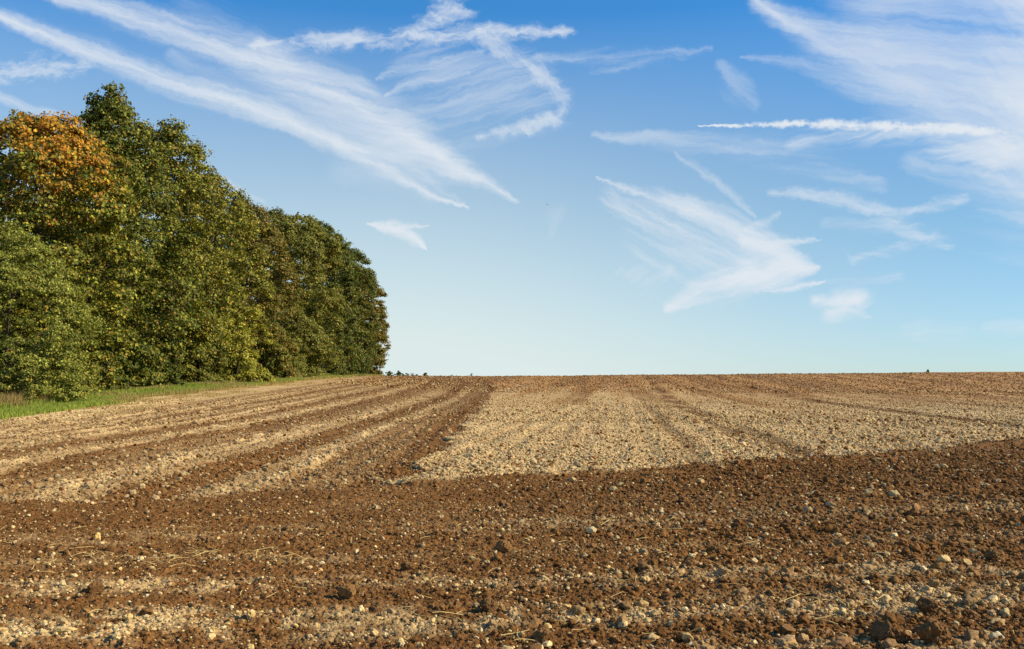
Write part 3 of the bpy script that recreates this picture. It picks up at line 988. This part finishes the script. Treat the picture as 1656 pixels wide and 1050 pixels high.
def build_sky():
    w = bpy.data.worlds.new('World'); scene.world = w; w.use_nodes = True
    t = NT(w.node_tree)
    w.node_tree.nodes.clear()
    sky = t.n.new('ShaderNodeTexSky'); sky.sky_type = 'NISHITA'; sky.sun_disc = False
    sky.sun_elevation = SUN_EL; sky.sun_rotation = SUN_AZ
    sky.altitude = 200; sky.air_density = .85; sky.dust_density = .1; sky.ozone_density = 3.0
    co = t.n.new('ShaderNodeTexCoord').outputs['Generated']
    sep = t.n.new('ShaderNodeSeparateXYZ'); t.l.new(co, sep.inputs[0])
    x, y, z = sep.outputs
    az = t.m('MULTIPLY', t.m('ARCTAN2', x, y), F)
    hyp = t.m('SQRT', t.m('ADD', t.m('MULTIPLY', x, x), t.m('MULTIPLY', y, y)))
    vv = t.m('MULTIPLY', t.m('DIVIDE', z, t.m('MAXIMUM', hyp, .02)), F)
    cmb = t.n.new('ShaderNodeCombineXYZ'); t.l.new(az, cmb.inputs[0]); t.l.new(vv, cmb.inputs[1])
    P = cmb.outputs[0]
    def warped(amount, scale, detail):
        k = t.noise(P, scale, detail, .55, 'Color')
        return t.v('ADD', P, t.v('SCALE', t.v('SUBTRACT', k, (.5, .5, .5)), scale=amount))
    k0 = t.noise(P, .008, 2, .55, 'Color'); k1 = t.noise(P, .06, 3, .6, 'Color')
    W0 = t.v('ADD', P, t.v('ADD', t.v('SCALE', t.v('SUBTRACT', k0, (.5, .5, .5)), scale=24), t.v('SCALE', t.v('SUBTRACT', k1, (.5, .5, .5)), scale=14)))
    W1 = warped(46, .011, 3)       # soft cirrus
    W2 = warped(26, .045, 4)       # puffy trails
    flat = lambda v: t.v('MULTIPLY', v, (1, 1, 0))
    W0, W1, W2 = flat(W0), flat(W1), flat(W2)
    total = [None]
    def layer(pts, warp=W1, ang=None, fs=(.004, .03), contrast=1.2, op=.8, gain=1.6, detail=6, rough=.62, soft=1.0):
        """pts: polylines of (px, py, half width)"""
        mask = None
        A0 = None
        for line in pts:
            for (ax, ay, ar), (bx_, by_, br) in zip(line[:-1], line[1:]):
                a, b = azv(ax, ay), azv(bx_, by_)
                if A0 is None: A0 = math.atan2(b[1] - a[1], b[0] - a[0])
                ab = (b[0] - a[0], b[1] - a[1]); l2 = ab[0] ** 2 + ab[1] ** 2
                d = t.v('SUBTRACT', warp, (a[0], a[1], 0))
                s = t.m('MINIMUM', t.m('MAXIMUM', t.m('MULTIPLY', t.v('DOT_PRODUCT', d, (ab[0], ab[1], 0)), 1 / l2), 0.0), 1.0)
                off = t.v('LENGTH', t.v('SUBTRACT', d, t.v('SCALE', (ab[0], ab[1], 0), scale=s)))
                r = t.m('MULTIPLY_ADD', s, (br - ar) * 1.45, ar * 1.45)
                q = t.m('MAXIMUM', t.m('SUBTRACT', 1.0, t.m('DIVIDE', off, r)), 0.0)
                mask = q if mask is None else t.m('MAXIMUM', mask, q)
        an = A0 if ang is None else math.radians(ang)
        cu = t.m('MULTIPLY', t.v('DOT_PRODUCT', warp, (math.cos(an), math.sin(an), 0)), fs[0])
        cv = t.m('MULTIPLY', t.v('DOT_PRODUCT', warp, (-math.sin(an), math.cos(an), 0)), fs[1])
        c = t.n.new('ShaderNodeCombineXYZ'); t.l.new(cu, c.inputs[0]); t.l.new(cv, c.inputs[1]); c.inputs[2].default_value = len(pts) * 1.7 + A0
        nz = t.noise(c.outputs[0], 1.0, detail, rough)
        v = t.m('MULTIPLY_ADD', mask, gain * .72, t.m('MULTIPLY', t.m('SUBTRACT', nz, .5), contrast * 5.0))
        edge = t.ramp(mask, 0.0, .6)
        a = t.m('MULTIPLY', t.m('MULTIPLY', t.ramp(v, .10, 1.85 * soft), edge), min(op * 1.16, .95))
        inv = t.m('SUBTRACT', 1.0, a)
        total[0] = inv if total[0] is None else t.m('MULTIPLY', total[0], inv)
    # two long parallel bands
    layer([[(30, -30, 14), (150, 8, 20), (290, 50, 32), (430, 106, 46), (560, 162, 54), (650, 212, 46), (740, 270, 28), (835, 328, 5)]], W0, op=.84, gain=1.9, contrast=.34, fs=(.005, .05))
    layer([[(-40, 12, 14), (60, 52, 20), (180, 92, 24), (320, 142, 30), (430, 184, 30), (540, 228, 26), (640, 282, 14), (752, 338, 4)]], W0, op=.80, gain=1.8, contrast=.36, fs=(.005, .05))
    layer([[(540, 225, 20), (660, 262, 20), (748, 330, 5)]], W0, op=.42, gain=1.5, contrast=.5, fs=(.005, .05))
    layer([[(280, 85, 14), (380, 130, 34), (520, 190, 50), (640, 245, 50), (760, 290, 20)]], W0, op=.34, gain=1.3, contrast=.6)
    layer([[(560, 270, 30), (640, 285, 40), (700, 320, 16)]], W0, op=.22, gain=1.2, contrast=.6)
    layer([[(300, 10, 30), (420, 60, 34), (470, 100, 20)]], W0, op=.35, gain=1.2, contrast=.5)
    layer([[(640, 215, 60), (800, 160, 70), (880, 180, 50)], [(700, 110, 60), (840, 120, 50)]], W0, ang=15, op=.34, gain=1.3, contrast=.9, fs=(.004, .05))
    # puffy old trail with its curl
    layer([[(415, 74, 12), (560, 66, 20), (690, 58, 20), (800, 52, 17), (925, 50, 10)], [(690, 40, 26), (735, 20, 34)]], W2, fs=(.02, .05), op=.66, gain=1.8, contrast=.75)
    layer([[(770, 55, 18), (845, 98, 18), (885, 130, 20), (912, 165, 18), (905, 188, 14), (850, 203, 14), (780, 220, 10)]], W2, ang=-40, fs=(.02, .05), op=.5, gain=1.8, contrast=.8)
    layer([[(610, 125, 4), (645, 108, 18), (780, 86, 6)], [(630, 150, 4), (660, 135, 14), (760, 120, 5)]], W0, ang=12, op=.42, contrast=1.0, gain=1.6)
    # low veils at the side of the trees
    layer([[(-20, 124, 22), (60, 112, 26), (140, 106, 14)]], W2, fs=(.02, .05), op=.5, contrast=1.2)
    layer([[(-20, 140, 7), (30, 162, 8), (95, 184, 5)]], W1, op=.5)
    layer([[(365, 288, 7), (430, 320, 9)]], op=.3)
    # the large cirrus sheet: a thin veil, whiter towards its far edge
    layer([[(1225, 2, 16), (1330, 60, 40), (1420, 75, 80), (1600, 130, 130), (1760, 200, 200)], [(1440, -30, 100), (1700, -40, 160)]], W0, ang=-14, fs=(.004, .045), op=.60, gain=2.0, contrast=.36)
    layer([[(1225, 2, 5), (1290, 45, 9), (1350, 78, 14), (1440, 120, 26), (1520, 170, 40), (1620, 240, 60)]], W0, ang=-28, fs=(.004, .045), op=.42, gain=1.6, contrast=.45)
    layer([[(1200, 92, 4), (1300, 106, 16), (1420, 150, 34), (1560, 200, 50)]], W0, ang=-16, fs=(.004, .05), op=.40, gain=1.5, contrast=.5)
    layer([[(1690, 20, 90), (1670, 150, 80), (1660, 240, 60), (1690, 300, 40)]], W0, ang=-50, fs=(.004, .03), op=.66, gain=1.7, contrast=.45)
    layer([[(1370, 60, 30), (1420, 75, 34)]], W0, ang=-20, op=.35, gain=1.3, contrast=.5)
    layer([[(1480, 265, 20), (1580, 280, 30), (1680, 310, 30)]], W0, ang=-14, fs=(.005, .05), op=.35, gain=1.4, contrast=.6)
    # fresh contrail and wisps beneath
    layer([[(1128, 203.5, 1.5), (1200, 203, 4), (1300, 200, 8), (1420, 203, 9), (1540, 209, 9), (1625, 214, 8)]], flat(warped(7, .12, 3)), fs=(.05, .06), op=.85, gain=2.4, contrast=.9)
    layer([[(1285, 232, 16), (1370, 215, 22), (1480, 220, 26), (1620, 250, 40)]], ang=8, op=.5, contrast=1.2)
    layer([[(960, 216, 6), (1110, 232, 20), (1260, 246, 28), (1420, 290, 20)]], W0, ang=-6, op=.36, contrast=.9, gain=1.5)
    layer([[(870, 96, 10), (980, 92, 18), (1150, 76, 6)], [(960, 120, 10), (1100, 85, 16)]], W0, ang=4, op=.34, contrast=.9, gain=1.5)
    layer([[(1165, 105, 10), (1195, 135, 30), (1222, 170, 10)]], W0, ang=-40, op=.24, contrast=.9, gain=1.4)
    # the wing-shaped cloud
    layer([[(966, 287, 3), (1020, 304, 12), (1080, 325, 22), (1150, 352, 28), (1220, 395, 30), (1292, 430, 20)]], W0, ang=-24, fs=(.008, .05), op=.70, gain=1.9, contrast=.6)
    layer([[(1000, 320, 30), (1060, 370, 60), (1130, 405, 70), (1210, 425, 50)]], W0, ang=-30, fs=(.007, .06), op=.50, gain=1.6, contrast=.6)
    layer([[(1080, 494, 12), (1130, 475, 26), (1200, 452, 34), (1275, 438, 30), (1320, 434, 6)]], W0, ang=14, fs=(.008, .05), op=.82, gain=2.1, contrast=.55)
    layer([[(1200, 392, 12), (1265, 394, 12), (1328, 387, 2)], [(1236, 474, 3), (1295, 465, 9), (1330, 457, 2)]], W0, ang=6, fs=(.012, .06), op=.66, gain=1.9, contrast=.6)
    layer([[(1000, 440, 14), (1050, 452, 30), (1085, 440, 16)]], W0, ang=40, fs=(.012, .05), op=.34, gain=1.5, contrast=.7)
    layer([[(1092, 248, 3), (1110, 264, 12), (1160, 298, 12), (1224, 354, 3)], [(1205, 374, 6), (1240, 362, 10), (1262, 346, 4)]], W0, op=.36, contrast=.8, gain=1.6)
    # crossed wisps
    layer([[(1250, 314, 8), (1370, 322, 18), (1440, 348, 20), (1490, 380, 20), (1535, 398, 12)], [(1380, 418, 9), (1460, 390, 16), (1510, 380, 14)], [(1450, 350, 14), (1500, 330, 14), (1565, 318, 8)]], warp=W0, op=.52, gain=1.5, contrast=.8, fs=(.008, .04))
    layer([[(1330, 358, 10), (1440, 362, 16)], [(1340, 450, 8), (1450, 445, 10)], [(1560, 412, 6), (1660, 420, 8)]], ang=0, op=.25)
    layer([[(1585, 334, 3), (1620, 342, 12), (1690, 356, 16)]], W0, op=.5, contrast=.8)
    # small puffs
    layer([[(1318, 487, 12), (1352, 490, 26), (1384, 488, 24)], [(1342, 506, 18), (1376, 502, 24), (1408, 513, 6)]], flat(warped(16, .03, 3)), ang=20, fs=(.012, .03), op=.80, gain=1.8, contrast=.55)
    layer([[(594, 361, 3), (628, 369, 14), (655, 376, 18), (672, 386, 12), (688, 404, 2)], [(645, 371, 14), (668, 367, 10), (696, 363, 2)]], flat(warped(12, .04, 3)), ang=-20, fs=(.02, .04), op=.85, gain=2.3, contrast=.6)
    layer([[(1490, 532, 26), (1545, 530, 26)], [(1590, 532, 14), (1680, 530, 16)]], ang=0, op=.34, gain=1.4, contrast=.7)
    layer([[(890, 385, 10), (905, 350, 24)]], W0, ang=60, op=.16, contrast=.9)
    # cirrus all round the rest of the sky
    ns = t.n.new('ShaderNodeVectorMath'); ns.operation = 'DIVIDE'
    zc = t.m('ADD', t.m('MAXIMUM', z, 0.0), .12)
    zz = t.n.new('ShaderNodeCombineXYZ'); [t.l.new(zc, q) for q in zz.inputs]
    t.l.new(co, ns.inputs[0]); t.l.new(zz.outputs[0], ns.inputs[1])
    cir = t.noise(t.v('MULTIPLY', ns.outputs[0], (.5, 1.6, 1)), 1.3, 7, .6, dist=.8)
    outside = t.m('MAXIMUM', t.ramp(t.m('ABSOLUTE', az), 900, 1200), t.ramp(vv, 680, 900))
    a = t.m('MULTIPLY', t.m('MULTIPLY', t.ramp(cir, .50, .78), outside), .6)
    k = t.n.new('ShaderNodeHueSaturation')
    k.inputs['Saturation'].default_value = SKY_SAT; k.inputs['Value'].default_value = 1.0
    t.l.new(sky.outputs[0], k.inputs['Color'])
    base = t.mix(1.0, k.outputs[0], c4(*SKY_TINT), 'MULTIPLY')
    # deeper low down than the model has it, then a pale haze near the horizon that is thicker away from the sun
    base = t.mix(t.ramp(vv, 20, 260), t.mix(1.0, base, c4(1.0, .86, 1.04), 'MULTIPLY'), base)
    base = t.v('SCALE', base, scale=t.m('MULTIPLY_ADD', t.ramp(vv, 200, 640), .32, .68))
    hz = t.m('MAXIMUM', t.m('MINIMUM', t.m('MULTIPLY_ADD', t.m('POWER', t.m('MAXIMUM', vv, 0.0), .8), -.97 / 166.9, .97), .95), 0.0)
    hz = t.m('MINIMUM', t.m('MULTIPLY', hz, t.m('MULTIPLY_ADD', t.ramp(az, -250, 850), -.78, 1.22)), 1.0)
    base = t.mix(hz, base, c4(*[q / SKY_STR for q in HAZE]))
    white = c4(*[q / SKY_STR for q in CLOUD])
    base = t.mix(a, base, white)
    # the drawn clouds cover one quarter of the sky and thin out at its limits; elsewhere only the general cirrus
    aaz = t.m('ABSOLUTE', az)
    fade = t.m('MULTIPLY', t.ramp(aaz, 1120, 960), t.ramp(vv, 760, 640))
    cover = t.m('MULTIPLY', t.m('SUBTRACT', 1.0, total[0]), fade)
    col = t.mix(cover, base, white)
    b0, b1 = t.n.new('ShaderNodeBackground'), t.n.new('ShaderNodeBackground')
    for bb, cc in ((b0, base), (b1, col)):
        bb.inputs[1].default_value = SKY_STR
        t.l.new(cc, bb.inputs[0])
    win = t.m('MULTIPLY', t.m('LESS_THAN', aaz, 1121), t.m('MULTIPLY', t.m('LESS_THAN', vv, 761), t.m('GREATER_THAN', vv, -80)))
    mx = t.n.new('ShaderNodeMixShader')
    t.l.new(win, mx.inputs[0]); t.l.new(b0.outputs[0], mx.inputs[1]); t.l.new(b1.outputs[0], mx.inputs[2])
    o = t.n.new('ShaderNodeOutputWorld'); t.l.new(mx.outputs[0], o.inputs[0])
    w.cycles.sampling_method = 'NONE'

SKY_STR = 0.10
SKY_SAT = 1.22
SKY_TINT = (.76, 1.28, 1.38)
HAZE = (.525, .605, .595)
CLOUD = (.56, .60, .64)
build_sky()

cam = bpy.data.cameras.new('camera')
cam.sensor_width = 36; cam.lens = F / 1656 * 36
cam.clip_start = .05; cam.clip_end = 20000
co_ = bpy.data.objects.new('camera', cam); COL.objects.link(co_)
co_.location = (0, 0, CAM_H); co_.rotation_euler = (math.pi / 2 + PITCH, 0, 0)
scene.camera = co_
vs = scene.view_settings
vs.view_transform = 'Standard'; vs.look = 'None'; vs.gamma = 1.0; vs.use_curve_mapping = False
vs.exposure = 0.45
scene.render.engine = 'CYCLES'
scene.cycles.max_bounces = 5; scene.cycles.diffuse_bounces = 2; scene.cycles.glossy_bounces = 2; scene.cycles.transmission_bounces = 3
scene.cycles.use_denoising = False
